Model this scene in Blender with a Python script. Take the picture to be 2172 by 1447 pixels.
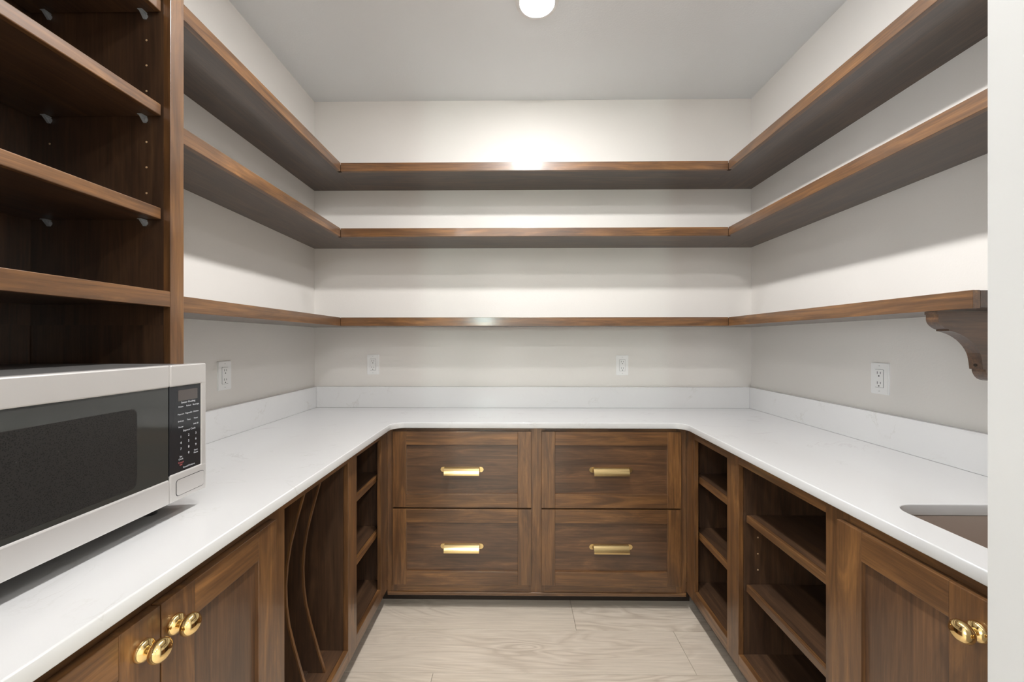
import bpy, bmesh, math
from mathutils import Vector, Matrix

# ------------------------------------------------------------------ clear
for o in list(bpy.data.objects):
    bpy.data.objects.remove(o, do_unlink=True)
SC = bpy.context.scene
COL = SC.collection

# Measurements below are in survey units; V() turns them into metres with the
# pantry floor at z = 0.
S, ZF = 0.925, -0.075


def V(x, y, z):
    return Vector((x * S, y * S, (z - ZF) * S))


# ------------------------------------------------------------------ camera
cam_d = bpy.data.cameras.new('camera')
cam = bpy.data.objects.new('camera', cam_d)
COL.objects.link(cam)
cam.location = V(0, 0, 1.342)
cam.rotation_euler = (math.radians(90), 0, math.atan(9 / 810))
cam_d.sensor_fit = 'HORIZONTAL'
cam_d.sensor_width = 36
cam_d.lens = 810 / 2172 * 36
cam_d.clip_start = 0.02
SC.camera = cam

# ------------------------------------------------------------------ world, exposure
W = bpy.data.worlds.new('world')
SC.world = W
W.use_nodes = True
W.node_tree.nodes['Background'].inputs[0].default_value = (0.75, 0.85, 1, 1)
W.node_tree.nodes['Background'].inputs[1].default_value = 0.6
SC.view_settings.view_transform = 'Standard'
SC.view_settings.look = 'None'
SC.view_settings.gamma = 1
SC.view_settings.use_curve_mapping = False
SC.view_settings.exposure = 0.32
LAMP_PANTRY = (95.0, 520.0, 200.0)   # diffuser radiance of the recessed lights, back to front; the front one is added fill
FILL_HALL = 430.0  # unseen hall lights, added to brighten the pantry
WINDOW_HALL = 160.0
FILL_SIDE = 7.0  # unseen side pane, added as soft fill


# ------------------------------------------------------------------ materials
def new_mat(name):
    m = bpy.data.materials.new(name)
    m.use_nodes = True
    nt = m.node_tree
    return m, nt, nt.nodes['Principled BSDF']


def nd(nt, typ, **kw):
    n = nt.nodes.new(typ)
    for k, v in kw.items():
        if k.startswith('i_'):
            key = k[2:]
            key = int(key) if key.isdigit() else key
            n.inputs[key].default_value = v
        else:
            setattr(n, k, v)
    return n


def ramp(nt, stops, interp='LINEAR'):
    r = nt.nodes.new('ShaderNodeValToRGB')
    r.color_ramp.interpolation = interp
    els = r.color_ramp.elements
    while len(els) < len(stops):
        els.new(0.5)
    for e, (p, c) in zip(els, stops):
        e.position = p
        e.color = c if len(c) == 4 else (*c, 1)
    return r


def coords(nt, scale, rand=True):
    """object-space coordinates with a per-object offset, then scaled"""
    tc = nd(nt, 'ShaderNodeTexCoord')
    out = tc.outputs['Object']
    if rand:
        oi = nd(nt, 'ShaderNodeObjectInfo')
        mul = nd(nt, 'ShaderNodeVectorMath', operation='SCALE')
        mul.inputs[0].default_value = (17.3, 11.7, 23.1)
        nt.links.new(oi.outputs['Random'], mul.inputs['Scale'])
        add = nd(nt, 'ShaderNodeVectorMath', operation='ADD')
        nt.links.new(out, add.inputs[0])
        nt.links.new(mul.outputs[0], add.inputs[1])
        out = add.outputs[0]
    res = []
    for s in scale:
        mp = nd(nt, 'ShaderNodeVectorMath', operation='MULTIPLY')
        mp.inputs[1].default_value = s
        nt.links.new(out, mp.inputs[0])
        res.append(mp.outputs[0])
    return res


def wood_mat(axis, kind, tones):
    m, nt, b = new_mat('walnut_stain_%s_%s' % (kind, axis))

    def sc(along, across):
        v = [across, across, across]
        v['xyz'.index(axis)] = along
        return tuple(v)
    c1, c2, c3 = coords(nt, [sc(2.6, 22), sc(5, 170), sc(1.8, 5)])
    n1 = nd(nt, 'ShaderNodeTexNoise', i_Scale=1, i_Detail=6, i_Roughness=0.62, i_Distortion=1.3)
    n2 = nd(nt, 'ShaderNodeTexNoise', i_Scale=1, i_Detail=3, i_Roughness=0.6)
    n3 = nd(nt, 'ShaderNodeTexNoise', i_Scale=1, i_Detail=2)
    for n, c in ((n1, c1), (n2, c2), (n3, c3)):
        nt.links.new(c, n.inputs['Vector'])
    r1 = ramp(nt, list(zip((0.25, 0.45, 0.60, 0.80), tones)))
    nt.links.new(n1.outputs['Fac'], r1.inputs[0])
    r2 = ramp(nt, [(0.3, (0.70, 0.69, 0.68)), (0.65, (1.16, 1.16, 1.16))])
    nt.links.new(n2.outputs['Fac'], r2.inputs[0])
    r3 = ramp(nt, [(0.3, (0.8, 0.8, 0.82)), (0.7, (1.18, 1.16, 1.12))])
    nt.links.new(n3.outputs['Fac'], r3.inputs[0])
    m1 = nd(nt, 'ShaderNodeMix', data_type='RGBA', blend_type='MULTIPLY')
    m1.inputs[0].default_value = 1
    nt.links.new(r1.outputs[0], m1.inputs[6])
    nt.links.new(r2.outputs[0], m1.inputs[7])
    m2 = nd(nt, 'ShaderNodeMix', data_type='RGBA', blend_type='MULTIPLY')
    m2.inputs[0].default_value = 1
    nt.links.new(m1.outputs[2], m2.inputs[6])
    nt.links.new(r3.outputs[0], m2.inputs[7])
    nt.links.new(m2.outputs[2], b.inputs['Base Color'])
    b.inputs['Roughness'].default_value = 0.42
    b.inputs['Specular IOR Level'].default_value = 0.6
    b.inputs['Coat Weight'].default_value = 0.6
    b.inputs['Coat Roughness'].default_value = 0.16
    bp = nd(nt, 'ShaderNodeBump', i_Strength=0.06, i_Distance=0.002)
    nt.links.new(n2.outputs['Fac'], bp.inputs['Height'])
    nt.links.new(bp.outputs[0], b.inputs['Normal'])
    return m


# solid maple (frames, nosings) has lighter tones than the plywood panels
WOOD = {a: wood_mat(a, 'solid', ((0.066, 0.029, 0.0100), (0.116, 0.052, 0.0175), (0.178, 0.082, 0.0265), (0.30, 0.140, 0.043))) for a in 'xyz'}
VENEER = {a: wood_mat(a, 'veneer', ((0.046, 0.0215, 0.0105), (0.078, 0.037, 0.0165), (0.122, 0.058, 0.0245), (0.22, 0.104, 0.040))) for a in 'xz'}
PLY = {a: wood_mat(a, 'plywood', ((0.036, 0.0185, 0.0105), (0.056, 0.029, 0.0155), (0.080, 0.041, 0.0205), (0.125, 0.062, 0.028))) for a in 'xyz'}


def plain(name, col, rough=0.5, metal=0.0, **kw):
    m, nt, b = new_mat(name)
    b.inputs['Base Color'].default_value = (*col, 1)
    b.inputs['Roughness'].default_value = rough
    b.inputs['Metallic'].default_value = metal
    for k, v in kw.items():
        b.inputs[k].default_value = v
    return m


def paint(name, col, bump=0.12, scale=170):
    m, nt, b = new_mat(name)
    c1, c2 = coords(nt, [(scale,) * 3, (1.6,) * 3], rand=False)
    n = nd(nt, 'ShaderNodeTexNoise', i_Scale=1, i_Detail=3)
    nt.links.new(c1, n.inputs['Vector'])
    n2 = nd(nt, 'ShaderNodeTexNoise', i_Scale=1, i_Detail=1)
    nt.links.new(c2, n2.inputs['Vector'])
    lo = tuple(c * 0.975 for c in col)
    r = ramp(nt, [(0.3, lo), (0.7, col)])
    nt.links.new(n2.outputs['Fac'], r.inputs[0])
    nt.links.new(r.outputs[0], b.inputs['Base Color'])
    bp = nd(nt, 'ShaderNodeBump', i_Strength=bump, i_Distance=0.003)
    nt.links.new(n.outputs['Fac'], bp.inputs['Height'])
    nt.links.new(bp.outputs[0], b.inputs['Normal'])
    b.inputs['Roughness'].default_value = 0.6
    return m


M_WALL = paint('wall_paint', (0.825, 0.797, 0.757))
M_CEIL = paint('ceiling_paint', (0.90, 0.93, 0.95), 0.2, 120)
M_TRIM = plain('trim_paint', (0.52, 0.515, 0.505), 0.35)


def quartz():
    m, nt, b = new_mat('white_quartz')
    c1, c2 = coords(nt, [(2.1, 3.1, 2.6), (9, 9, 9)], rand=False)
    n1 = nd(nt, 'ShaderNodeTexNoise', i_Scale=1, i_Detail=7, i_Roughness=0.62, i_Distortion=1.6)
    n2 = nd(nt, 'ShaderNodeTexNoise', i_Scale=1, i_Detail=4)
    nt.links.new(c1, n1.inputs['Vector'])
    nt.links.new(c2, n2.inputs['Vector'])
    r1 = ramp(nt, [(0.0, (0, 0, 0)), (0.455, (0, 0, 0)), (0.467, (1, 1, 1)), (0.479, (0, 0, 0)), (1, (0, 0, 0))])
    nt.links.new(n1.outputs['Fac'], r1.inputs[0])
    r2 = ramp(nt, [(0.50, (0, 0, 0)), (0.72, (1, 1, 1))])
    nt.links.new(n2.outputs['Fac'], r2.inputs[0])
    mu = nd(nt, 'ShaderNodeMath', operation='MULTIPLY')
    nt.links.new(r1.outputs[0], mu.inputs[0])
    nt.links.new(r2.outputs[0], mu.inputs[1])
    mu2 = nd(nt, 'ShaderNodeMath', operation='MULTIPLY')
    mu2.inputs[1].default_value = 0.55
    nt.links.new(mu.outputs[0], mu2.inputs[0])
    mx = nd(nt, 'ShaderNodeMix', data_type='RGBA')
    mx.inputs[6].default_value = (0.575, 0.573, 0.57, 1)
    mx.inputs[7].default_value = (0.42, 0.40, 0.37, 1)
    nt.links.new(mu2.outputs[0], mx.inputs[0])
    nt.links.new(mx.outputs[2], b.inputs['Base Color'])
    b.inputs['Roughness'].default_value = 0.13
    b.inputs['Specular IOR Level'].default_value = 0.5
    return m


M_QUARTZ = quartz()


def oak():
    m, nt, b = new_mat('light_oak_plank')
    c1, c2, c3 = coords(nt, [(1.5, 7.5, 4), (5, 150, 60), (1.2, 3, 3)])
    n1 = nd(nt, 'ShaderNodeTexNoise', i_Scale=1, i_Detail=2.5, i_Roughness=0.5, i_Distortion=0.9)
    n2 = nd(nt, 'ShaderNodeTexNoise', i_Scale=1, i_Detail=4, i_Roughness=0.65)
    n3 = nd(nt, 'ShaderNodeTexNoise', i_Scale=1, i_Detail=2)
    for n, c in ((n1, c1), (n2, c2), (n3, c3)):
        nt.links.new(c, n.inputs['Vector'])
    mu = nd(nt, 'ShaderNodeMath', operation='MULTIPLY')
    mu.inputs[1].default_value = 62
    nt.links.new(n1.outputs['Fac'], mu.inputs[0])
    si = nd(nt, 'ShaderNodeMath', operation='SINE')
    nt.links.new(mu.outputs[0], si.inputs[0])
    rs = ramp(nt, [(0.0, (0.45, 0.375, 0.295)), (0.25, (0.555, 0.475, 0.385)),
                   (0.7, (0.59, 0.51, 0.42)), (1, (0.67, 0.59, 0.495))])
    mr = nd(nt, 'ShaderNodeMapRange')
    mr.inputs[1].default_value = -1
    nt.links.new(si.outputs[0], mr.inputs[0])
    nt.links.new(mr.outputs[0], rs.inputs[0])
    r3 = ramp(nt, [(0.42, (0, 0, 0)), (0.62, (0.7, 0.7, 0.7))])
    nt.links.new(n3.outputs['Fac'], r3.inputs[0])
    mx = nd(nt, 'ShaderNodeMix', data_type='RGBA')
    mx.inputs[6].default_value = (0.59, 0.515, 0.425, 1)
    nt.links.new(r3.outputs[0], mx.inputs[0])
    nt.links.new(rs.outputs[0], mx.inputs[7])
    r2 = ramp(nt, [(0.3, (0.86, 0.85, 0.84)), (0.66, (1.06, 1.06, 1.06))])
    nt.links.new(n2.outputs['Fac'], r2.inputs[0])
    m2 = nd(nt, 'ShaderNodeMix', data_type='RGBA', blend_type='MULTIPLY')
    m2.inputs[0].default_value = 1
    nt.links.new(mx.outputs[2], m2.inputs[6])
    nt.links.new(r2.outputs[0], m2.inputs[7])
    nt.links.new(m2.outputs[2], b.inputs['Base Color'])
    b.inputs['Roughness'].default_value = 0.42
    return m


M_OAK = oak()
M_JOINT = plain('plank_joint', (0.16, 0.12, 0.09), 0.8)
M_BRASS = plain('satin_brass', (0.80, 0.60, 0.29), 0.24, 1.0)
M_BRASS_P = plain('polished_brass', (0.86, 0.64, 0.30), 0.12, 1.0)
M_STEEL = plain('brushed_steel', (0.76, 0.745, 0.73), 0.46, 0.8)
M_SINK = plain('satin_sink_steel', (0.50, 0.43, 0.38), 0.42, 0.75)
M_CASE = plain('grey_casing', (0.16, 0.155, 0.15), 0.4, 0.4)
M_GLASS_D = plain('dark_glass', (0.035, 0.036, 0.033), 0.05, 0.0, **{'Specular IOR Level': 0.75})
M_PANELG = plain('control_glass', (0.018, 0.019, 0.021), 0.08)
M_DISPLAY = plain('display_glass', (0.075, 0.065, 0.06), 0.12)
M_PRINT = plain('white_print', (0.75, 0.77, 0.8), 0.5)
M_PRINT_R = plain('red_print', (0.55, 0.12, 0.12), 0.5)
M_RUBBER = plain('black_rubber', (0.02, 0.02, 0.02), 0.7)
M_PLASTIC = plain('white_plastic', (0.90, 0.90, 0.89), 0.3)
M_SLOT = plain('slot_shadow', (0.06, 0.06, 0.06), 0.6)
M_CLEAR = plain('clear_plastic', (0.75, 0.8, 0.85), 0.12, 0.0, **{'Transmission Weight': 0.65, 'IOR': 1.45})
M_HOLE = plain('raw_wood_hole', (0.55, 0.38, 0.22), 0.7)
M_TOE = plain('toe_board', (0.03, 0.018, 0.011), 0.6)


def screen_mat():
    m, nt, b = new_mat('microwave_screen')
    c1, c2 = coords(nt, [(420,) * 3, (210,) * 3], rand=False)
    v = nd(nt, 'ShaderNodeTexVoronoi', i_Scale=1)
    nt.links.new(c1, v.inputs['Vector'])
    r = ramp(nt, [(0.15, (0.006, 0.006, 0.006)), (0.5, (0.024, 0.0225, 0.021))])
    nt.links.new(v.outputs['Distance'], r.inputs[0])
    n = nd(nt, 'ShaderNodeTexNoise', i_Scale=1, i_Detail=1)
    nt.links.new(c2, n.inputs['Vector'])
    r2 = ramp(nt, [(0.76, (1, 1, 1)), (0.84, (2.5, 2.5, 2.5))])
    nt.links.new(n.outputs['Fac'], r2.inputs[0])
    mx = nd(nt, 'ShaderNodeMix', data_type='RGBA', blend_type='MULTIPLY')
    mx.inputs[0].default_value = 1
    nt.links.new(r.outputs[0], mx.inputs[6])
    nt.links.new(r2.outputs[0], mx.inputs[7])
    nt.links.new(mx.outputs[2], b.inputs['Base Color'])
    b.inputs['Roughness'].default_value = 0.3
    b.inputs['Specular IOR Level'].default_value = 0.25
    return m


M_SCREEN = screen_mat()


def emit(name, col, strength):
    m, nt, b = new_mat(name)
    b.inputs['Base Color'].default_value = (0.8, 0.8, 0.8, 1)
    b.inputs['Emission Color'].default_value = (*col, 1)
    b.inputs['Emission Strength'].default_value = strength
    return m


M_LAMP = [emit('lamp_diffuser', (1.0, 0.985, 0.975), p) for p in LAMP_PANTRY]
M_FILL_H = emit('hall_fill_diffuser', (1.0, 0.985, 0.98), FILL_HALL)
M_WIN = emit('daylit_pane', (0.78, 1.0, 0.95), WINDOW_HALL)
M_FILL_S = emit('fill_side_pane', (0.86, 0.94, 1.0), FILL_SIDE)


# ------------------------------------------------------------------ mesh helpers
class MB:
    """collects shapes given in survey units, links them as ONE mesh object"""

    def __init__(self):
        self.bm = bmesh.new()

    def box(self, x0, x1, y0, y1, z0, z1, bev=0.0, seg=2):
        t = bmesh.new()
        a, b = V(min(x0, x1), min(y0, y1), min(z0, z1)), V(max(x0, x1), max(y0, y1), max(z0, z1))
        vs = [t.verts.new((x, y, z)) for z in (a.z, b.z) for y in (a.y, b.y) for x in (a.x, b.x)]
        for f in ((0, 2, 3, 1), (4, 5, 7, 6), (0, 1, 5, 4), (2, 6, 7, 3), (0, 4, 6, 2), (1, 3, 7, 5)):
            t.faces.new([vs[i] for i in f])
        if bev:
            bmesh.ops.bevel(t, geom=t.edges[:], offset=bev * S, segments=seg, affect='EDGES', profile=0.5)
        self._merge(t)
        return self

    def _merge(self, t):
        me = bpy.data.meshes.new('tmp')
        t.to_mesh(me)
        t.free()
        self.bm.from_mesh(me)
        bpy.data.meshes.remove(me)

    def prism(self, pts, place, a0, a1):
        """pts: 2-D outline; place(u, v, a) -> survey point; extruded a0..a1"""
        t = bmesh.new()
        lo = [t.verts.new(V(*place(u, v, a0))) for u, v in pts]
        hi = [t.verts.new(V(*place(u, v, a1))) for u, v in pts]
        n = len(pts)
        t.faces.new(lo)
        t.faces.new(hi[::-1])
        for i in range(n):
            j = (i + 1) % n
            t.faces.new([lo[j], lo[i], hi[i], hi[j]])
        bmesh.ops.recalc_face_normals(t, faces=t.faces[:])
        self._merge(t)
        return self

    def lathe(self, prof, place, seg=32, cap=True):
        """prof: (radius, height) list; place(u, v, h) -> survey point"""
        t = bmesh.new()
        rings = []
        for r, h in prof:
            if r < 1e-6:
                rings.append([t.verts.new(V(*place(0, 0, h)))])
            else:
                rings.append([t.verts.new(V(*place(r * math.cos(2 * math.pi * k / seg),
                                                   r * math.sin(2 * math.pi * k / seg), h)))
                              for k in range(seg)])
        for A, B in zip(rings, rings[1:]):
            for k in range(seg):
                l = (k + 1) % seg
                if len(A) == 1 and len(B) == 1:
                    continue
                if len(A) == 1:
                    t.faces.new([A[0], B[k], B[l]])
                elif len(B) == 1:
                    t.faces.new([A[k], A[l], B[0]])
                else:
                    t.faces.new([A[k], A[l], B[l], B[k]])
        if cap and len(rings[0]) > 1:
            t.faces.new(rings[0])
        if cap and len(rings[-1]) > 1:
            t.faces.new(rings[-1])
        bmesh.ops.recalc_face_normals(t, faces=t.faces[:])
        self._merge(t)
        return self

    def build(self, name, mat, parent=None, smooth=False, origin=None):
        me = bpy.data.meshes.new(name)
        o = bpy.data.objects.new(name, me)
        COL.objects.link(o)
        if parent is not None:
            org = Vector(parent['_org'])
            o.parent = parent
        else:
            if origin is None:
                vs = [v.co for v in self.bm.verts]
                org = Vector(((min(v.x for v in vs) + max(v.x for v in vs)) / 2,
                              (min(v.y for v in vs) + max(v.y for v in vs)) / 2,
                              min(v.z for v in vs)))
            else:
                org = origin
            o.location = org
        o['_org'] = tuple(org)
        for v in self.bm.verts:
            v.co -= org
        self.bm.to_mesh(me)
        self.bm.free()
        me.materials.append(mat)
        if smooth:
            me.shade_smooth()
            try:
                me.set_sharp_from_angle(angle=math.radians(38))
            except Exception:
                pass
        return o


def box(name, mat, parent, *b, bev=0.0, smooth=None):
    return MB().box(*b, bev=bev).build(name, mat, parent, smooth=bool(smooth))


def thing(name, label, cat, loc, group=None):
    o = bpy.data.objects.new(name, None)
    COL.objects.link(o)
    o.empty_display_size = 0.05
    o.location = V(*loc)
    o['_org'] = tuple(V(*loc))
    return tag(o, label, cat, group)


def tag(o, label, cat, group=None):
    o['label'] = label
    o['category'] = cat
    if group:
        o['group'] = group
    return o


def struct(o, label=None):
    o['kind'] = 'structure'
    if label:
        o['label'] = label
    return o


def outline_solid(name, mat, outer, holes, z0, z1, bev, parent=None):
    """flat outline(s) with holes, extruded between z0 and z1 with eased edges"""
    cu = bpy.data.curves.new(name, 'CURVE')
    cu.dimensions = '2D'
    cu.fill_mode = 'BOTH'
    for ring in [outer] + holes:
        sp = cu.splines.new('POLY')
        sp.points.add(len(ring) - 1)
        for p, (x, y) in zip(sp.points, ring):
            p.co = (x * S, y * S, 0, 1)
        sp.use_cyclic_u = True
    h = (z1 - z0) * S / 2
    cu.extrude = h - bev * S
    cu.bevel_depth = bev * S
    cu.bevel_resolution = 2
    cu.offset = -bev * S
    tmp = bpy.data.objects.new('tmp_curve', cu)
    COL.objects.link(tmp)
    dg = bpy.context.evaluated_depsgraph_get()
    dg.update()
    me = bpy.data.meshes.new_from_object(tmp.evaluated_get(dg))
    bpy.data.objects.remove(tmp, do_unlink=True)
    bpy.data.curves.remove(cu)
    mb = MB()
    mb.bm.from_mesh(me)
    bpy.data.meshes.remove(me)
    zc = ((z0 + z1) / 2 - ZF) * S
    for v in mb.bm.verts:
        v.co.z += zc
    bmesh.ops.remove_doubles(mb.bm, verts=mb.bm.verts[:], dist=1e-5)
    return mb.build(name, mat, parent)


def arc(cx, cy, r, a0, a1, n=10):
    return [(cx + r * math.cos(math.radians(a0 + (a1 - a0) * k / n)),
             cy + r * math.sin(math.radians(a0 + (a1 - a0) * k / n))) for k in range(n + 1)]


def round_rect(x0, x1, y0, y1, r, n=6):
    return (arc(x1 - r, y1 - r, r, 0, 90, n) + arc(x0 + r, y1 - r, r, 90, 180, n) +
            arc(x0 + r, y0 + r, r, 180, 270, n) + arc(x1 - r, y0 + r, r, 270, 360, n))


# ------------------------------------------------------------------ key planes
XL, XR, YB = -1.302, 1.497, 2.45        # pantry walls
YW0, YW1 = 0.24, 0.36                   # doorway wall
JL, JR = -0.63, 0.4384                  # doorway jambs
ZC = 2.886                              # ceiling
CT, CB = 0.917, 0.887                   # worktop top, underside
FL, FR, FB = -0.683, 0.893, 2.015       # cabinet faces
HX0, HX1, HY0 = -2.6, 2.4, -4.0         # hall behind the camera
T = 0.12

# ------------------------------------------------------------------ structure
fl = struct(box('floor', M_JOINT, None, HX0 - T, HX1 + T, HY0 - T, YB + T, ZF - 0.06, ZF - 0.004))
rows = []
y = 1.873
while y > HY0:
    y -= 0.246
y0 = y
row = 0
JOINTS = {1.873: 0.2945, 1.627: 0.766, 1.381: -0.355}
while y0 < YB:
    y1 = y0 + 0.246
    j = None
    for k, v in JOINTS.items():
        if abs(k - y0) < 0.01:
            j = v
    if j is None:
        j = -1.1 + (row * 0.83) % 1.9
    xs = [HX0]
    x = j
    while x > HX0 + 0.3:
        x -= 2.05
    x += 2.05 if x < HX0 + 0.3 else 0
    while x < HX1 - 0.2:
        xs.append(x)
        x += 2.05
    xs.append(HX1)
    for a, b in zip(xs, xs[1:]):
        MB().box(a + 0.0007, b - 0.0007, max(y0, HY0) + 0.0007, min(y1, YB) - 0.0007, ZF - 0.004, ZF, bev=0.0009, seg=1) \
            .build('plank', M_OAK, fl)
    row += 1
    y0 = y1

CANS = ((0.095, 1.738), (0.095, 1.13), (0.095, 0.55), (-0.9, -1.2), (1.0, -1.2), (-0.9, -2.9), (1.0, -2.9))  # the pantry light nearest the doorway and all hall lights are added fill
struct(outline_solid('ceiling', M_CEIL, [(HX0 - T, HY0 - T), (HX1 + T, HY0 - T), (HX1 + T, YB + T), (HX0 - T, YB + T)],
                     [arc(x, y, 0.079, 0, 352.5, 47) for x, y in CANS], ZC, ZC + 0.06, 0.0))
struct(box('wall_back', M_WALL, None, XL - T, XR + T, YB, YB + T, ZF, ZC))
struct(box('wall_left', M_WALL, None, XL - T, XL, YW1, YB, ZF, ZC))
struct(box('wall_right', M_WALL, None, XR, XR + T, YW1, YB, ZF, ZC))
mb = MB()
mb.box(HX0 - T, JL, YW0, YW1, ZF, ZC)
mb.box(JR, HX1 + T, YW0, YW1, ZF, ZC)
mb.box(JL, JR, YW0, YW1, 2.62, ZC)
struct(mb.build('wall_front', M_TRIM, None), 'painted wall around the pantry doorway')
# hall side walls, the left one with a big glowing pane added for fill light
struct(box('wall_hall_right', M_WALL, None, HX1, HX1 + T, HY0, YW0, ZF, ZC))
mb = MB()
mb.box(HX0 - T, HX0, HY0, -2.6, ZF, ZC)
mb.box(HX0 - T, HX0, -1.0, YW0, ZF, ZC)
mb.box(HX0 - T, HX0, -2.6, -1.0, ZF, 0.75)
mb.box(HX0 - T, HX0, -2.6, -1.0, 2.35, ZC)
struct(mb.build('wall_hall_left', M_WALL, None))
xp = HX0 - 0.07
wn = struct(box('fill_window', M_FILL_S, None, xp, xp + 0.01, -2.6, -1.0, 0.75, 2.35))  # unseen glowing pane added to send fill light into the pantry
mb = MB()
for b in ((-2.6, -2.55, 0.75, 2.35), (-1.05, -1.0, 0.75, 2.35), (-2.55, -1.05, 0.75, 0.80), (-2.55, -1.05, 2.30, 2.35), (-1.815, -1.785, 0.8, 2.3)):
    mb.box(xp + 0.01, xp + 0.05, *b)
mb.build('window_frame', M_TRIM, wn)  # frame around the added fill pane
# hall far wall with a small window (mirrored in the shelf edge and the backsplash)
wx0, wx1, wz0, wz1 = -0.80, -0.58, 1.66, 1.94
mb = MB()
mb.box(HX0 - T, wx0, HY0 - T, HY0, ZF, ZC)
mb.box(wx1, HX1 + T, HY0 - T, HY0, ZF, ZC)
mb.box(wx0, wx1, HY0 - T, HY0, ZF, wz0)
mb.box(wx0, wx1, HY0 - T, HY0, wz1, ZC)
struct(mb.build('wall_hall_far', M_WALL, None))
w = struct(box('window_1', M_WIN, None, wx0, wx1, HY0 - 0.06, HY0 - 0.05, wz0, wz1))
mb = MB()
for b in ((wx0, wx0 + 0.015, wz0, wz1), (wx1 - 0.015, wx1, wz0, wz1), (wx0, wx1, wz0, wz0 + 0.015), (wx0, wx1, wz1 - 0.015, wz1)):
    mb.box(b[0], b[1], HY0 - 0.05, HY0 - 0.01, b[2], b[3])
mb.build('window_frame', M_TRIM, w)


# ------------------------------------------------------------------ recessed lights
def can_light(x, y, mat, label, group):
    t = thing('recessed_light', label, 'ceiling light', (x, y, ZC), group)

    def at(u, v, h):
        return (x + u, y + v, ZC + h)
    MB().lathe([(0.0775, -0.004), (0.0785, 0.0), (0.0975, 0.0), (0.098, -0.002), (0.093, -0.005), (0.080, -0.006), (0.0775, -0.004)],
               at, 48, False).build('trim_ring', M_PLASTIC, t, True)
    MB().lathe([(0.0775, -0.003), (0.0765, 0.05), (0.0785, 0.05), (0.0785, 0.0), (0.0775, -0.003)],
               at, 48, False).build('baffle', M_PLASTIC, t, True)
    MB().lathe([(0.0, -0.013), (0.03, -0.0122), (0.055, -0.0095), (0.068, -0.006), (0.0745, -0.002), (0.0762, 0.002), (0.0762, 0.006), (0, 0.006)],
               at, 48).build('diffuser', mat, t)


for (x, y), (mat, label, group) in zip(CANS, (
        (M_LAMP[0], 'round white recessed ceiling light glowing above the drawers', 'pantry lights'),
        (M_LAMP[1], 'round recessed ceiling light nearer the doorway, above the top of the picture', 'pantry lights'),
        (M_LAMP[2], 'unseen recessed fill light added just inside the doorway, behind the top of the picture', 'pantry lights'),
        (M_FILL_H, 'unseen hall fill light added nearest the doorway, on its left side', 'hall fill lights'),
        (M_FILL_H, 'unseen hall fill light added nearest the doorway, on its right side', 'hall fill lights'),
        (M_FILL_H, 'unseen hall fill light added by the small far window', 'hall fill lights'),
        (M_FILL_H, 'unseen hall fill light added in the far corner without a window', 'hall fill lights'))):
    can_light(x, y, mat, label, group)

# ------------------------------------------------------------------ worktop
R = 0.062
outer = [(XL, YW1), (FL + 0.040, YW1)] + \
    [(x, y) for x, y in arc(FL + 0.040 + R, 1.985 - R, R, 180, 90)] + \
    [(x, y) for x, y in arc(0.870 - R, 1.985 - R, R, 90, 0)] + \
    [(0.870, YW1), (XR, YW1), (XR, YB), (XL, YB)]
SX0, SX1, SY0, SY1 = 0.968, 1.33, 0.55, 1.006
hole = round_rect(SX0, SX1, SY0, SY1, 0.055)
ct = outline_solid('worktop', M_QUARTZ, outer, [hole], CB, CT, 0.003)
tag(ct, 'white quartz U-shaped worktop with faint grey veins and a sink cut-out', 'worktop')
BS = 1.049
for lab, bb in (('low white quartz upstand along the back wall', (XL + 0.0255, XR - 0.0255, YB - 0.025, YB - 0.0003, CT + 0.0003, BS)),
                ('low white quartz upstand along the left wall', (XL + 0.0003, XL + 0.025, 1.046, YB - 0.0003, CT + 0.0003, BS)),
                ('low white quartz upstand along the right wall by the sink', (XR - 0.025, XR - 0.0003, YW1, YB - 0.0003, CT + 0.0003, BS))):
    tag(box('upstand', M_QUARTZ, None, *bb, bev=0.0015), lab, 'backsplash', 'worktop upstands')

# sink under the cut-out
sk = thing('sink', 'taupe satin undermount sink bowl set into the right worktop', 'sink', ((SX0 + SX1) / 2, (SY0 + SY1) / 2, 0.70))
bm = bmesh.new()
rings = []
for z, g, r in ((CB - 0.003, 0.030, 0.07), (CB - 0.003, 0.004, 0.06), (CB - 0.012, 0.003, 0.06), (0.74, -0.006, 0.06), (0.712, -0.016, 0.06), (0.702, -0.045, 0.05)):
    rings.append([bm.verts.new(V(x, y, z)) for x, y in round_rect(SX0 - g, SX1 + g, SY0 - g, SY1 + g, r)])
for A, B in zip(rings, rings[1:]):
    n = len(A)
    for k in range(n):
        bm.faces.new([A[k], A[(k + 1) % n], B[(k + 1) % n], B[k]])
bm.faces.new(rings[-1])
bmesh.ops.recalc_face_normals(bm, faces=bm.faces[:])
mb = MB()
mb.bm.free()
mb.bm = bm
bowl = mb.build('bowl', M_SINK, sk, True)
sm = bowl.modifiers.new('thickness', 'SOLIDIFY')
sm.thickness = 0.002
sm.offset = 1
MB().lathe([(0.0, 0.004), (0.03, 0.004), (0.042, 0.007), (0.046, 0.003), (0.046, 0.0)],
           lambda u, v, h: ((SX0 + SX1) / 2 + u, (SY0 + SY1) / 2 + v, 0.702 + h), 24).build('drain', M_STEEL, sk, True)

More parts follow.
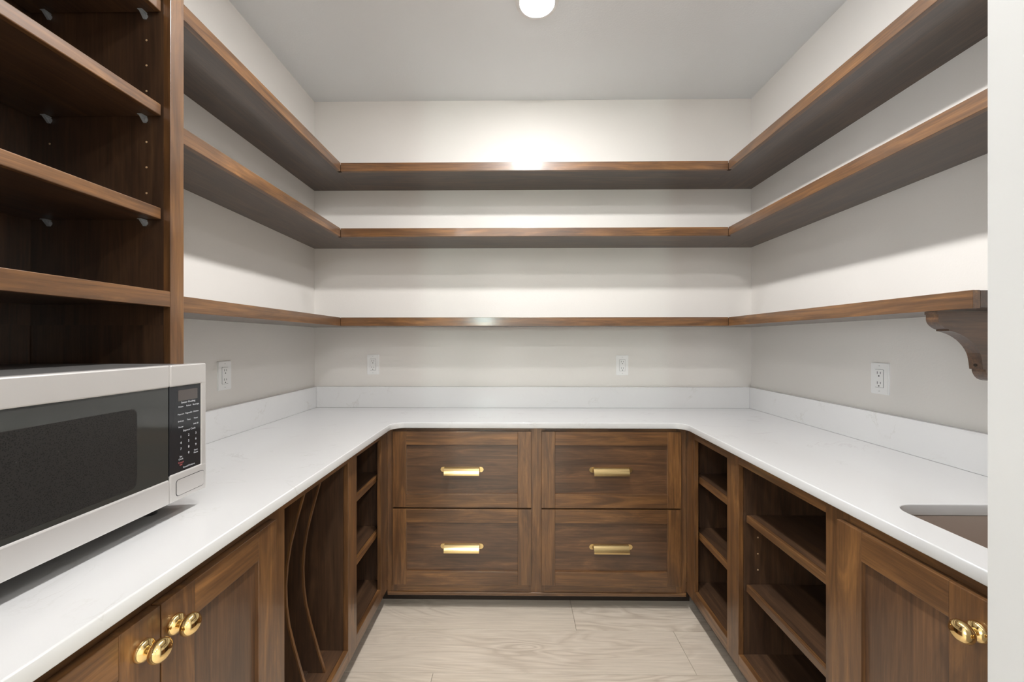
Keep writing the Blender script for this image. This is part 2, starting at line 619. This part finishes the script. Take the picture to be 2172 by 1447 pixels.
# ------------------------------------------------------------------ wall shelves
TIERS = {'top': 2.309, 'middle': 1.936, 'lowest': 1.428}
TH = 0.047
for nm, zb in TIERS.items():
    ln = {'top': 'highest', 'middle': 'middle', 'lowest': 'lowest'}[nm]
    # left run
    t = thing('wall_shelf', 'dark stained %s wall shelf on the left wall beside the tall cabinet' % ln, 'shelf', (-1.15, 1.74, zb), 'U-shaped wall shelves')
    box('board', PLY['y'], t, XL, -1.021, 1.0462, YB, zb + 0.002, zb + TH)
    box('nosing', WOOD['y'], t, -1.021, -1.001, 1.0462, 2.1645, zb, zb + TH + 0.0012, bev=0.0012)
    # back run
    t = thing('wall_shelf', 'dark stained %s wall shelf across the back wall' % ln, 'shelf', (0.1, 2.3, zb), 'U-shaped wall shelves')
    box('board', PLY['x'], t, -1.0205, 1.2155, 2.1845, YB, zb + 0.002, zb + TH)
    box('nosing', WOOD['x'], t, -1.0, 1.195, 2.1645, 2.1845, zb, zb + TH + 0.0012, bev=0.0012)
    # right run
    y0 = 1.0137 if nm == 'lowest' else YW1
    lab = ('dark stained lowest wall shelf on the right wall, ending above the corbel' if nm == 'lowest'
           else 'dark stained %s wall shelf running along the right wall' % ln)
    t = thing('wall_shelf', lab, 'shelf', (1.35, (y0 + YB) / 2, zb), 'U-shaped wall shelves')
    box('board', PLY['y'], t, 1.216, XR, y0, YB, zb + 0.002, zb + TH)
    box('nosing', WOOD['y'], t, 1.196, 1.216, y0, 2.1645, zb, zb + TH + 0.0012, bev=0.0012)

# corbel under the end of the lowest right shelf
ck = thing('corbel', 'curved dark wood corbel holding up the end of the lowest right shelf', 'bracket', (1.42, 1.125, 1.226))
prof = [(XR, 1.4275), (1.206, 1.4275), (1.206, 1.4195), (1.210, 1.4185), (1.210, 1.404), (1.2120, 1.3965), (1.2157, 1.391), (1.2203, 1.3862), (1.2261, 1.3818),
        (1.2330, 1.3778), (1.2399, 1.3756), (1.2399, 1.3710), (1.2468, 1.3703), (1.2560, 1.3675), (1.2653, 1.3643), (1.2775, 1.359), (1.2883, 1.3526),
        (1.2980, 1.3455), (1.3067, 1.3374), (1.3155, 1.3275), (1.3228, 1.3164), (1.3275, 1.3075), (1.3309, 1.2978), (1.3340, 1.280), (1.3366, 1.2600),
        (1.3430, 1.2600), (1.3440, 1.2530), (1.3466, 1.2460), (1.3515, 1.2380), (1.3584, 1.2316), (1.3660, 1.2280), (1.3750, 1.2263), (1.3869, 1.2256),
        (1.42, 1.225), (XR, 1.225)]
MB().prism(prof, lambda u, v, a: (u, a, v), 1.1079, 1.1417).build('body', VENEER['x'], ck)
MB().lathe([(0.0045, 0), (0.0045, 0.0012), (0, 0.0012)], lambda u, v, h: (1.3352 - h * 1.2, 1.125 + u, 1.272 + v), 12).build('screw', M_TOE, ck)


# ------------------------------------------------------------------ cabinet helpers
def frame_front(mk, parent_name, parent, lo, hi, z0, z1, fw, place, panel_mat, rail_mat, stile_mat):
    """shaker front: panel with two stiles and two rails; place(u0,u1,d0,d1,z0,z1) -> box bounds.
    d = 0 at the front surface, growing into the cabinet"""
    p = box(parent_name, panel_mat, parent, *place(lo + fw - 0.008, hi - fw + 0.008, 0.011, 0.018, z0 + fw - 0.008, z1 - fw + 0.008))
    box('stile', stile_mat, p, *place(lo, lo + fw, 0, 0.02, z0, z1), bev=0.0013)
    box('stile', stile_mat, p, *place(hi - fw, hi, 0, 0.02, z0, z1), bev=0.0013)
    box('rail', rail_mat, p, *place(lo + fw, hi - fw, 0, 0.0198, z0, z0 + fw), bev=0.0013)
    box('rail', rail_mat, p, *place(lo + fw, hi - fw, 0, 0.0198, z1 - fw, z1), bev=0.0013)
    return p


def knob(parent, x, y, z, sgn):
    """turned brass knob on a door front; axis along X, sgn = direction it sticks out"""
    prof = [(0.0, 0.0), (0.0165, 0.0), (0.0185, 0.003), (0.0185, 0.007), (0.0165, 0.011), (0.011, 0.0145), (0.0075, 0.017),
            (0.0075, 0.020), (0.0105, 0.0215), (0.0160, 0.0245), (0.0192, 0.0285), (0.0203, 0.033), (0.0195, 0.0375), (0.0168, 0.0418),
            (0.0122, 0.0455), (0.0065, 0.0478), (0.0, 0.0485)]
    o = MB().lathe(prof, lambda u, v, h: (x + sgn * h, y + u, z + v), 32).build('knob', M_BRASS_P, parent, True)
    o['label'] = 'polished brass knob'
    return o


def pull(parent, xc, zt, yf):
    """brass edge pull: curved hood between two rounded tabs on a drawer front"""
    mb = MB()
    w, tw, th = 0.113, 0.0215, 0.0135
    for s in (-1, 1):
        cx = xc + s * (w - th)
        pts = [(cx, zt), (cx - s * (tw - th), zt), (cx - s * (tw - th), zt - 2 * th), (cx, zt - 2 * th)]
        pts += [(cx + s * th * math.cos(a), zt - th + th * math.sin(a)) for a in
                [math.radians(-90 + 180 * k / 10) for k in range(1, 10)]]
        mb.prism(pts, lambda u, v, a: (u, a, v), yf - 0.003, yf)
    # hood: a thin curved sheet
    oc, ic = [], []
    for k in range(21):
        a = math.radians(90 * k / 20)
        oc.append((yf - 0.030 * math.sin(a), zt - 0.037 + 0.037 * math.cos(a) + 0.0))
    for k in range(20, -1, -1):
        a = math.radians(90 * k / 20)
        ic.append((yf - 0.0278 * math.sin(a), zt - 0.037 + 0.0346 * math.cos(a)))
    mb.prism(oc + ic, lambda u, v, a: (a, u, v), xc - w + tw - 0.0005, xc + w - tw + 0.0005)
    o = mb.build('handle', M_BRASS, parent)
    o['label'] = 'satin brass curved edge pull'
    return o


# ------------------------------------------------------------------ back drawers
dc = thing('drawer_cabinet', 'dark stained base cabinet with four shaker drawers under the back worktop', 'cabinet', (0.105, 2.2, ZF))
box('carcass', PLY['x'], dc, -0.66, 0.87, FB + 0.022, YB - 0.002, 0.02, CB - 0.002)
for a, b in ((FL + 0.0005, -0.630), (0.062, 0.150), (0.840, FR - 0.0005)):
    box('stile', WOOD['z'], dc, a, b, FB, FB + 0.02, 0.005, CB - 0.001)
for z0, z1, a, b in ((0.853, CB - 0.001, -0.63, 0.062), (0.853, CB - 0.001, 0.15, 0.84), (0.005, 0.085, -0.63, 0.062), (0.005, 0.085, 0.15, 0.84),
                     (0.44, 0.49, -0.63, 0.062), (0.44, 0.49, 0.15, 0.84)):
    box('rail', WOOD['x'], dc, a, b, FB + 0.0005, FB + 0.0205, z0, z1)
box('base_moulding', WOOD['x'], dc, FL + 0.002, FR - 0.002, FB - 0.006, FB + 0.0195, 0.0, 0.018, bev=0.003)
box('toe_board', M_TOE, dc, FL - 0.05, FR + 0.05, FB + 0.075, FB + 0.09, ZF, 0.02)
for x0, x1 in ((-0.648, 0.079), (0.132, 0.858)):
    for z0, z1 in ((0.470, 0.868), (0.0645, 0.4615)):
        p = frame_front(None, 'drawer', dc, x0, x1, z0, z1, 0.071,
                        lambda u0, u1, d0, d1, a, b: (u0, u1, 1.995 + d0, 1.995 + d1, a, b),
                        VENEER['x'], WOOD['x'], WOOD['z'])
        pull(p, (x0 + x1) / 2 + (0.0 if x0 > 0 else -0.0003), z1 - 0.1875 + 0.0 if z1 > 0.6 else z1 - 0.184, 1.995 + 0.011)


# ------------------------------------------------------------------ side base cabinets
def side(sgn):
    F = FL if sgn < 0 else FR
    Wl = XL if sgn < 0 else XR

    def P(u0, u1, d0, d1, z0, z1):                # u along Y, d into the cabinet
        a, b = F + sgn * d0, F + sgn * d1
        return (min(a, b), max(a, b), u0, u1, z0, z1)
    return F, Wl, P, abs(Wl - F)


TOPZ, BOTZ, RB = 0.847, 0.083, 0.027


def carcass(t, P, D, y0, y1, near=True, far=True):
    """sides, floor, back, toe board of an open-front base unit"""
    if near:
        box('side_panel', PLY['z'], t, *P(y0, y0 + 0.016, 0.021, D - 0.002, RB, CB - 0.001))
    if far:
        box('side_panel', PLY['z'], t, *P(y1 - 0.016, y1, 0.021, D - 0.002, RB, CB - 0.001))
    box('back_panel', PLY['z'], t, *P(y0 + 0.0165, y1 - 0.0165, D - 0.012, D - 0.002, RB, CB - 0.001))
    box('bottom_panel', PLY['y'], t, *P(y0 + 0.0165, y1 - 0.0165, 0.0205, D - 0.013, BOTZ - 0.017, BOTZ))
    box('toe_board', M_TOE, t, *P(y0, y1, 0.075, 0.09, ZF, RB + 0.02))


def holes(t, P, ypos, side_dir, ds, zs):
    mb = MB()
    for dd in ds:
        for z in zs:
            b = P(ypos - 0.0004, ypos + 0.0004, dd, dd + 0.005, z, z + 0.005)
            mb.box(*b)
    o = mb.build('peg_holes', M_HOLE, t)
    o['kind'] = 'stuff'
    return o


def rails(t, P, y0, y1):
    box('rail', WOOD['y'], t, *P(y0, y1, 0, 0.02, TOPZ, CB - 0.001))
    box('rail', WOOD['y'], t, *P(y0, y1, 0, 0.02, RB, BOTZ), bev=0.001)


for sgn in (-1, 1):
    F, Wl, P, D = side(sgn)
    nm = 'left' if sgn < 0 else 'right'
    # --- corner open shelves
    ya, yb = (1.586, 2.02)
    t = thing('shelf_cabinet', 'narrow open base cabinet with two shelves in the %s corner beside the drawers' % nm,
              'cabinet', (F + sgn * D / 2, (ya + yb) / 2, ZF), 'corner shelf cabinets')
    carcass(t, P, D, ya, yb)
    box('stile', WOOD['z'], t, *P(ya - 0.041, 1.6275, 0, 0.02, RB, CB - 0.001), bev=0.0008)
    box('stile', WOOD['z'], t, *P(1.925, 2.0145, 0, 0.02, RB, CB - 0.001), bev=0.0008)
    rails(t, P, 1.6275, 1.925)
    for z in (0.622, 0.338):
        sh = box('shelf', PLY['y'], t, *P(1.603, 2.003, 0.045, D - 0.014, z + 0.001, z + 0.0285))
        box('edge_strip', WOOD['y'], sh, *P(1.603, 2.003, 0.03, 0.045, z, z + 0.029), bev=0.003)
    # --- middle unit
    ya2, yb2 = (1.09, 1.585)
    if sgn < 0:
        t = thing('tray_cabinet', 'open base cabinet with two curved upright tray dividers under the left worktop', 'cabinet', (F + sgn * D / 2, 1.33, ZF))
    else:
        t = thing('shelf_cabinet', 'wide open base cabinet with two shelves beside the sink cabinet', 'cabinet', (F + sgn * D / 2, 1.33, ZF))
    carcass(t, P, D, ya2, yb2 - 0.024)
    s_in = 1.118 if sgn < 0 else 1.1116
    box('stile', WOOD['z'], t, *P(1.03, s_in, 0, 0.02, RB, CB - 0.001), bev=0.0008)
    rails(t, P, s_in, 1.5448)
    if sgn < 0:
        pts = []
        DV = [(0.0835, -0.725), (0.10, -0.729), (0.157, -0.748), (0.21, -0.763), (0.27, -0.780), (0.34, -0.797), (0.407, -0.8056), (0.478, -0.808),
              (0.55, -0.803), (0.62, -0.792), (0.70, -0.772), (0.78, -0.750), (0.835, -0.734), (0.87, -0.722)]
        prof = [(x, z) for z, x in DV] + [(XL + 0.02, 0.87), (XL + 0.02, 0.0835)]
        for yd in (1.33, 1.439):
            strip = [(x, z) for z, x in DV] + [(x - 0.006, z) for z, x in DV[::-1]]
            d = MB().prism([(x - (0.006 if x > -1.2 else 0), z) for x, z in prof], lambda u, v, a: (u, a, v), yd, yd + 0.0095).build('tray_divider', PLY['z'], t)
            MB().prism(strip, lambda u, v, a: (u, a, v), yd, yd + 0.0095).build('edge_strip', WOOD['z'], d)
        box('divider_base', PLY['y'], t, XL + 0.02, -0.79, 1.107, 1.3293, BOTZ, BOTZ + 0.009)
        box('divider_base', PLY['y'], t, XL + 0.02, -0.79, 1.3402, 1.4383, BOTZ, BOTZ + 0.009)
        box('divider_base', PLY['y'], t, XL + 0.02, -0.79, 1.4492, 1.49, BOTZ, BOTZ + 0.009)
    else:
        for z in (0.614, 0.336):
            sh = box('shelf', PLY['y'], t, *P(1.1075, 1.5435, 0.045, D - 0.014, z + 0.001, z + 0.0285))
            box('edge_strip', WOOD['y'], sh, *P(1.1075, 1.5435, 0.03, 0.045, z, z + 0.029), bev=0.003)
        holes(t, P, 1.5446, -1, (0.075, 0.52), (0.42, 0.485, 0.55))
    # --- door unit
    ya3, yb3 = (YW1, 1.089)
    if sgn < 0:
        t = thing('door_cabinet', 'two-door dark stained base cabinet under the microwave worktop', 'cabinet', (F + sgn * D / 2, 0.72, ZF))
    else:
        t = thing('door_cabinet', 'dark stained sink base cabinet with shaker door beside the doorway', 'cabinet', (F + sgn * D / 2, 0.72, ZF))
    box('side_panel', PLY['z'], t, *P(ya3 + 0.001, ya3 + 0.016, 0.021, D - 0.002, RB, CB - 0.001))
    box('side_panel', PLY['z'], t, *P(yb3 - 0.016, yb3, 0.021, D - 0.002, RB, CB - 0.001))
    box('bottom_panel', PLY['y'], t, *P(ya3 + 0.0165, yb3 - 0.0165, 0.0205, D - 0.013, BOTZ - 0.017, BOTZ))
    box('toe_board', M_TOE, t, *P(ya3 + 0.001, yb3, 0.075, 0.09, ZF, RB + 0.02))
    box('stile', WOOD['z'], t, *P(ya3 + 0.001, ya3 + 0.03, 0, 0.02, RB, CB - 0.001))
    rails(t, P, ya3 + 0.03, 1.0298)
    for a, b, ky in ((0.371, 0.7035, 0.6677), (0.7065, 1.050, 0.7308)):
        p = frame_front(None, 'door', t, a, b, 0.066, 0.850 if sgn < 0 else 0.858, 0.074,
                        lambda u0, u1, d0, d1, z0, z1: P(u0, u1, d0 - 0.0205, d1 - 0.0205, z0, z1),
                        VENEER['z'], WOOD['y'], WOOD['z'])
        if sgn > 0:
            ky = 0.728 if b > 1 else 0.655
        knob(p, F - sgn * 0.0205, ky, 0.795, -sgn)

# ------------------------------------------------------------------ tall shelf cabinet on the left worktop
tc = thing('tall_cabinet', 'tall dark stained open cabinet with adjustable shelves standing above the microwave', 'cabinet', (-1.1, 0.7, CT))
XF, XI = -0.9189, -0.938
YI, YO = 1.0047, 1.0457
TZ = 2.70
box('side_panel', PLY['z'], tc, XL, XI, YI, YO - 0.002, 1.3845, TZ)
box('side_panel', PLY['z'], tc, XL, XI, YI + 0.0012, YO - 0.002, CT, 1.3845)
box('side_panel', PLY['z'], tc, XL, XI, YW1, YW1 + 0.022, CT, TZ)
box('back_panel', PLY['z'], tc, XL, XL + 0.006, YW1 + 0.022, YI, 1.3845, TZ)
box('back_panel', PLY['z'], tc, XL, XL + 0.0045, YW1 + 0.022, YI, CT, 1.3845)
box('stile', WOOD['z'], tc, XI, XF, YI, YO, CT, TZ, bev=0.0012)
box('stile', WOOD['z'], tc, XI, XF, YW1, YW1 + 0.04, CT, TZ, bev=0.0012)
box('rail', WOOD['y'], tc, XI, XF - 0.0003, YW1 + 0.04, YI, 1.4325, 1.4735, bev=0.0012)
box('rail', WOOD['y'], tc, XI, XF - 0.0003, YW1 + 0.04, YI, TZ - 0.06, TZ, bev=0.0012)
box('fixed_shelf', PLY['y'], tc, XL + 0.006, XI, YW1 + 0.022, YI, 1.4395, 1.4715)
box('top_panel', PLY['y'], tc, XL + 0.006, XI, YW1 + 0.022, YI, TZ - 0.02, TZ - 0.001)
for zb in (1.664, 1.9386, 2.2140, 2.484):
    sh = box('shelf', PLY['y'], tc, XL + 0.01, -0.956, YW1 + 0.024, YI - 0.003, zb + 0.0005, zb + 0.030)
    box('edge_strip', WOOD['y'], sh, -0.956, -0.9409, YW1 + 0.024, YI - 0.003, zb, zb + 0.0305, bev=0.0022)
    for px in (-1.244, -0.986):
        mb = MB()
        # clear shelf support: stem into the panel, spoon tab under the shelf, web
        mb.lathe([(0, 0), (0.0042, 0), (0.0042, 0.010), (0, 0.010)], lambda u, v, h: (px + u, YI - h, zb - 0.0060 + v), 12)
        mb.box(px - 0.0062, px + 0.0062, YI - 0.017, YI - 0.0005, zb - 0.0028, zb - 0.0003, bev=0.0008)
        mb.prism([(YI - 0.0005, zb - 0.003), (YI - 0.015, zb - 0.003), (YI - 0.0035, zb - 0.017), (YI - 0.0005, zb - 0.017)],
                 lambda u, v, a: (a, u, v), px - 0.0035, px + 0.0035)
        mb.lathe([(0, 0), (0.0072, 0), (0.0072, 0.0030), (0.005, 0.0048), (0, 0.0050)], lambda u, v, h: (px + u, YI - h, zb - 0.0085 + v), 14)
        o = mb.build('shelf_pin', M_CLEAR, tc, True)
        o['label'] = 'clear plastic shelf pin'
mb = MB()
for z in (2.1419, 2.0751, 2.0069, 1.8714, 1.804, 1.7354):
    mb.lathe([(0.0026, 0), (0.0026, 0.0005), (0, 0.0005)], lambda u, v, h: (-0.983 + u, YI - h, z + v), 10)
for z in (2.1419, 1.868):
    mb.lathe([(0.0026, 0), (0.0026, 0.0005), (0, 0.0005)], lambda u, v, h: (-1.2441 + u, YI - h, z + v), 10)
mb.build('peg_holes', M_HOLE, tc)['kind'] = 'stuff'

# ------------------------------------------------------------------ microwave
MF = -0.808                    # front plane
MY0, MY1, MZ0, MZ1 = 0.42, 0.987, 0.961, 1.285
mw = thing('microwave', 'stainless steel countertop microwave with black glass door on the left worktop', 'microwave', (-1.03, 0.70, CT))
mb = MB()
mb.box(-1.26, MF - 0.024, MY0 + 0.004, MY1 - 0.006, MZ0 + 0.004, MZ1 - 0.0022, bev=0.003)
mb.box(-1.25, MF - 0.035, MY0 + 0.03, MY1 - 0.03, MZ1 - 0.004, MZ1 - 0.0008, bev=0.001)
mb.build('casing', M_CASE, mw)
dY = 0.8827
# door
mb = MB()
mb.box(MF - 0.0235, MF, MY0, dY - 0.0012, 1.2336, MZ1, bev=0.003)
mb.box(MF - 0.0235, MF, MY0, dY - 0.0012, MZ0, 1.0178, bev=0.003)
mb.box(MF - 0.0235, MF - 0.0005, MY0, MY0 + 0.03, 1.0178 - 0.004, 1.2336 + 0.004, bev=0.002)
door = mb.build('door', M_STEEL, mw)
box('door_glass', M_GLASS_D, door, MF - 0.0225, MF - 0.0035, MY0 + 0.028, dY - 0.0012, 1.0150, 1.2360)
MB().prism(round_rect(0.475, 0.808, 1.029, 1.198, 0.014, 5), lambda u, v, a: (a, u, v), MF - 0.0035, MF - 0.0031).build('window_screen', M_SCREEN, door)
# control panel surround
mb = MB()
mb.box(MF - 0.0235, MF, dY + 0.0008, MY1, 1.2336, MZ1, bev=0.003)
mb.box(MF - 0.0235, MF, dY + 0.0008, MY1, MZ0, 1.0265, bev=0.003)
mb.box(MF - 0.0235, MF - 0.0004, 0.972, MY1, 1.0265 - 0.004, 1.2336 + 0.004, bev=0.003)
cp = mb.build('control_panel', M_STEEL, mw)
box('control_glass', M_PANELG, cp, MF - 0.0225, MF - 0.0030, dY + 0.0012, 0.974, 1.0240, 1.2360)
box('display', M_DISPLAY, cp, MF - 0.0031, MF - 0.0024, 0.907, 0.962, 1.197, 1.223)
ob = MB().prism(round_rect(0.899, 0.9775, 0.9725, 1.0095, 0.006, 4), lambda u, v, a: (a, u, v), MF - 0.004, MF + 0.0012).build('open_button', M_STEEL, mw)
gm = MB()
gm.prism(round_rect(0.8978, 0.9787, 0.9713, 1.0107, 0.007, 4), lambda u, v, a: (a, u, v), MF - 0.003, MF + 0.0004).build('button_gap', M_RUBBER, cp)
for yy in (MY0 + 0.05, MY1 - 0.06):
    for xx in (MF - 0.09, -1.2):
        MB().lathe([(0.0, 0.0), (0.013, 0.0), (0.016, 0.02), (0.018, 0.052), (0.0, 0.052)],
                   lambda u, v, h: (xx + u, yy + v, CT + h), 16).build('foot', M_RUBBER, mw)


def text_mesh(mb, s, yc, zc, h):
    cu = bpy.data.curves.new('txt', 'FONT')
    cu.body = s
    cu.size = h * S * 1.2
    cu.align_x = 'CENTER'
    cu.align_y = 'CENTER'
    cu.resolution_u = 2
    o = bpy.data.objects.new('txt', cu)
    COL.objects.link(o)
    dg = bpy.context.evaluated_depsgraph_get()
    dg.update()
    me = bpy.data.meshes.new_from_object(o.evaluated_get(dg))
    bpy.data.objects.remove(o, do_unlink=True)
    c = V(MF - 0.0023, yc, zc)
    me.transform(Matrix.Translation(c) @ Matrix(((0, 0, 1, 0), (1, 0, 0, 0), (0, 1, 0, 0), (0, 0, 0, 1))))
    mb.bm.from_mesh(me)
    bpy.data.meshes.remove(me)
    bpy.data.curves.remove(cu)


kp, kr = MB(), MB()
cols = (0.914, 0.936, 0.957)
text_mesh(kp, 'Sensor Cooking', 0.935, 1.1925, 0.0052)
for row, zz in ((('Potato', 'Reheat', 'Beverage'), 1.183), (('Popcorn', 'Vegetable', 'Chicken'), 1.165), (('Defrost', 'Time', 'Timer'), 1.148), (('Power', '', 'Add 30'), 1.134)):
    for s, yc in zip(row, cols):
        if s:
            text_mesh(kp, s, yc, zz, 0.0042)
text_mesh(kp, 'Express Cook', 0.938, 1.1235, 0.0052)
for k, ch in enumerate('123456789'):
    text_mesh(kp, ch, cols[k % 3], 1.110 - 0.0145 * (k // 3), 0.0068)
text_mesh(kp, '0', cols[1], 1.0665, 0.0068)
text_mesh(kp, 'Set', cols[0], 1.0625, 0.0046)
text_mesh(kp, 'Clock', cols[0], 1.0565, 0.0046)
text_mesh(kp, 'Start', cols[2], 1.0675, 0.0046)
text_mesh(kp, 'Pause', cols[2], 1.0615, 0.0046)
text_mesh(kr, 'Cancel', cols[0], 1.0485, 0.0046)
text_mesh(kr, 'Off', cols[0], 1.0425, 0.0046)
text_mesh(kp, 'Sound/Volume', 0.937, 1.0345, 0.0048)
kp.build('keypad_print', M_PRINT, cp)
kr.build('cancel_print', M_PRINT_R, cp)


# ------------------------------------------------------------------ wall outlets
def outlet(label, c, place):
    """place(u, v, d): u along the wall, v up, d out of the wall"""
    t = thing('wall_outlet', label, 'outlet', place(0, -0.064, 0), 'wall outlets above the worktop')

    def sh(name, mat, parent, pts, d0, d1):
        return MB().prism(pts, lambda u, v, a: place(u, v, a), d0, d1).build(name, mat, parent)
    pl = MB()
    pl.prism(round_rect(-0.0385, 0.0385, -0.064, 0.064, 0.004, 3), place, 0.0, 0.004)
    pl.prism(round_rect(-0.0365, 0.0365, -0.062, 0.062, 0.004, 3), place, 0.004, 0.0062)
    pl.build('cover_plate', M_PLASTIC, t)
    sh('seam', M_SLOT, t, round_rect(-0.0186, 0.0186, -0.0372, 0.0372, 0.002, 2), 0.0062, 0.0064)
    rc = sh('receptacle', M_PLASTIC, t, round_rect(-0.0176, 0.0176, -0.0362, 0.0362, 0.002, 2), 0.0062, 0.0080)
    for dz in (0.0205, -0.0205):
        for uu, hh in ((-0.0066, 0.0050), (0.0066, 0.0042)):
            sh('slot', M_SLOT, rc, [(uu - 0.0011, dz + 0.003 - hh), (uu + 0.0011, dz + 0.003 - hh), (uu + 0.0011, dz + 0.003 + hh), (uu - 0.0011, dz + 0.003 + hh)], 0.0080, 0.0083)
        sh('ground_hole', M_SLOT, rc, arc(0, dz - 0.0100, 0.0028, 0, 330, 11), 0.0080, 0.0083)
    for dz in (0.052, -0.052):
        sc = sh('screw', M_PLASTIC, t, arc(0, dz, 0.0032, 0, 330, 11), 0.0062, 0.0070)
        sh('screw_slot', M_SLOT, sc, [(-0.0026, dz - 0.0005), (0.0026, dz - 0.0005), (0.0026, dz + 0.0005), (-0.0026, dz + 0.0005)], 0.0070, 0.0072)


outlet('white double outlet on the back wall, nearer the left corner', 0, lambda u, v, d: (-0.921 + u, YB - d, 1.191 + v))
outlet('white double outlet on the back wall, nearer the right corner', 0, lambda u, v, d: (0.677 + u, YB - d, 1.187 + v))
outlet('white double outlet on the left wall behind the microwave', 0, lambda u, v, d: (XL + d, 1.6855 + u, 1.1885 + v))
outlet('white double outlet on the right wall below the lowest shelf', 0, lambda u, v, d: (XR - d, 1.585 - u, 1.188 + v))

# ------------------------------------------------------------------ tidy helper properties
for o in bpy.data.objects:
    if '_org' in o:
        del o['_org']
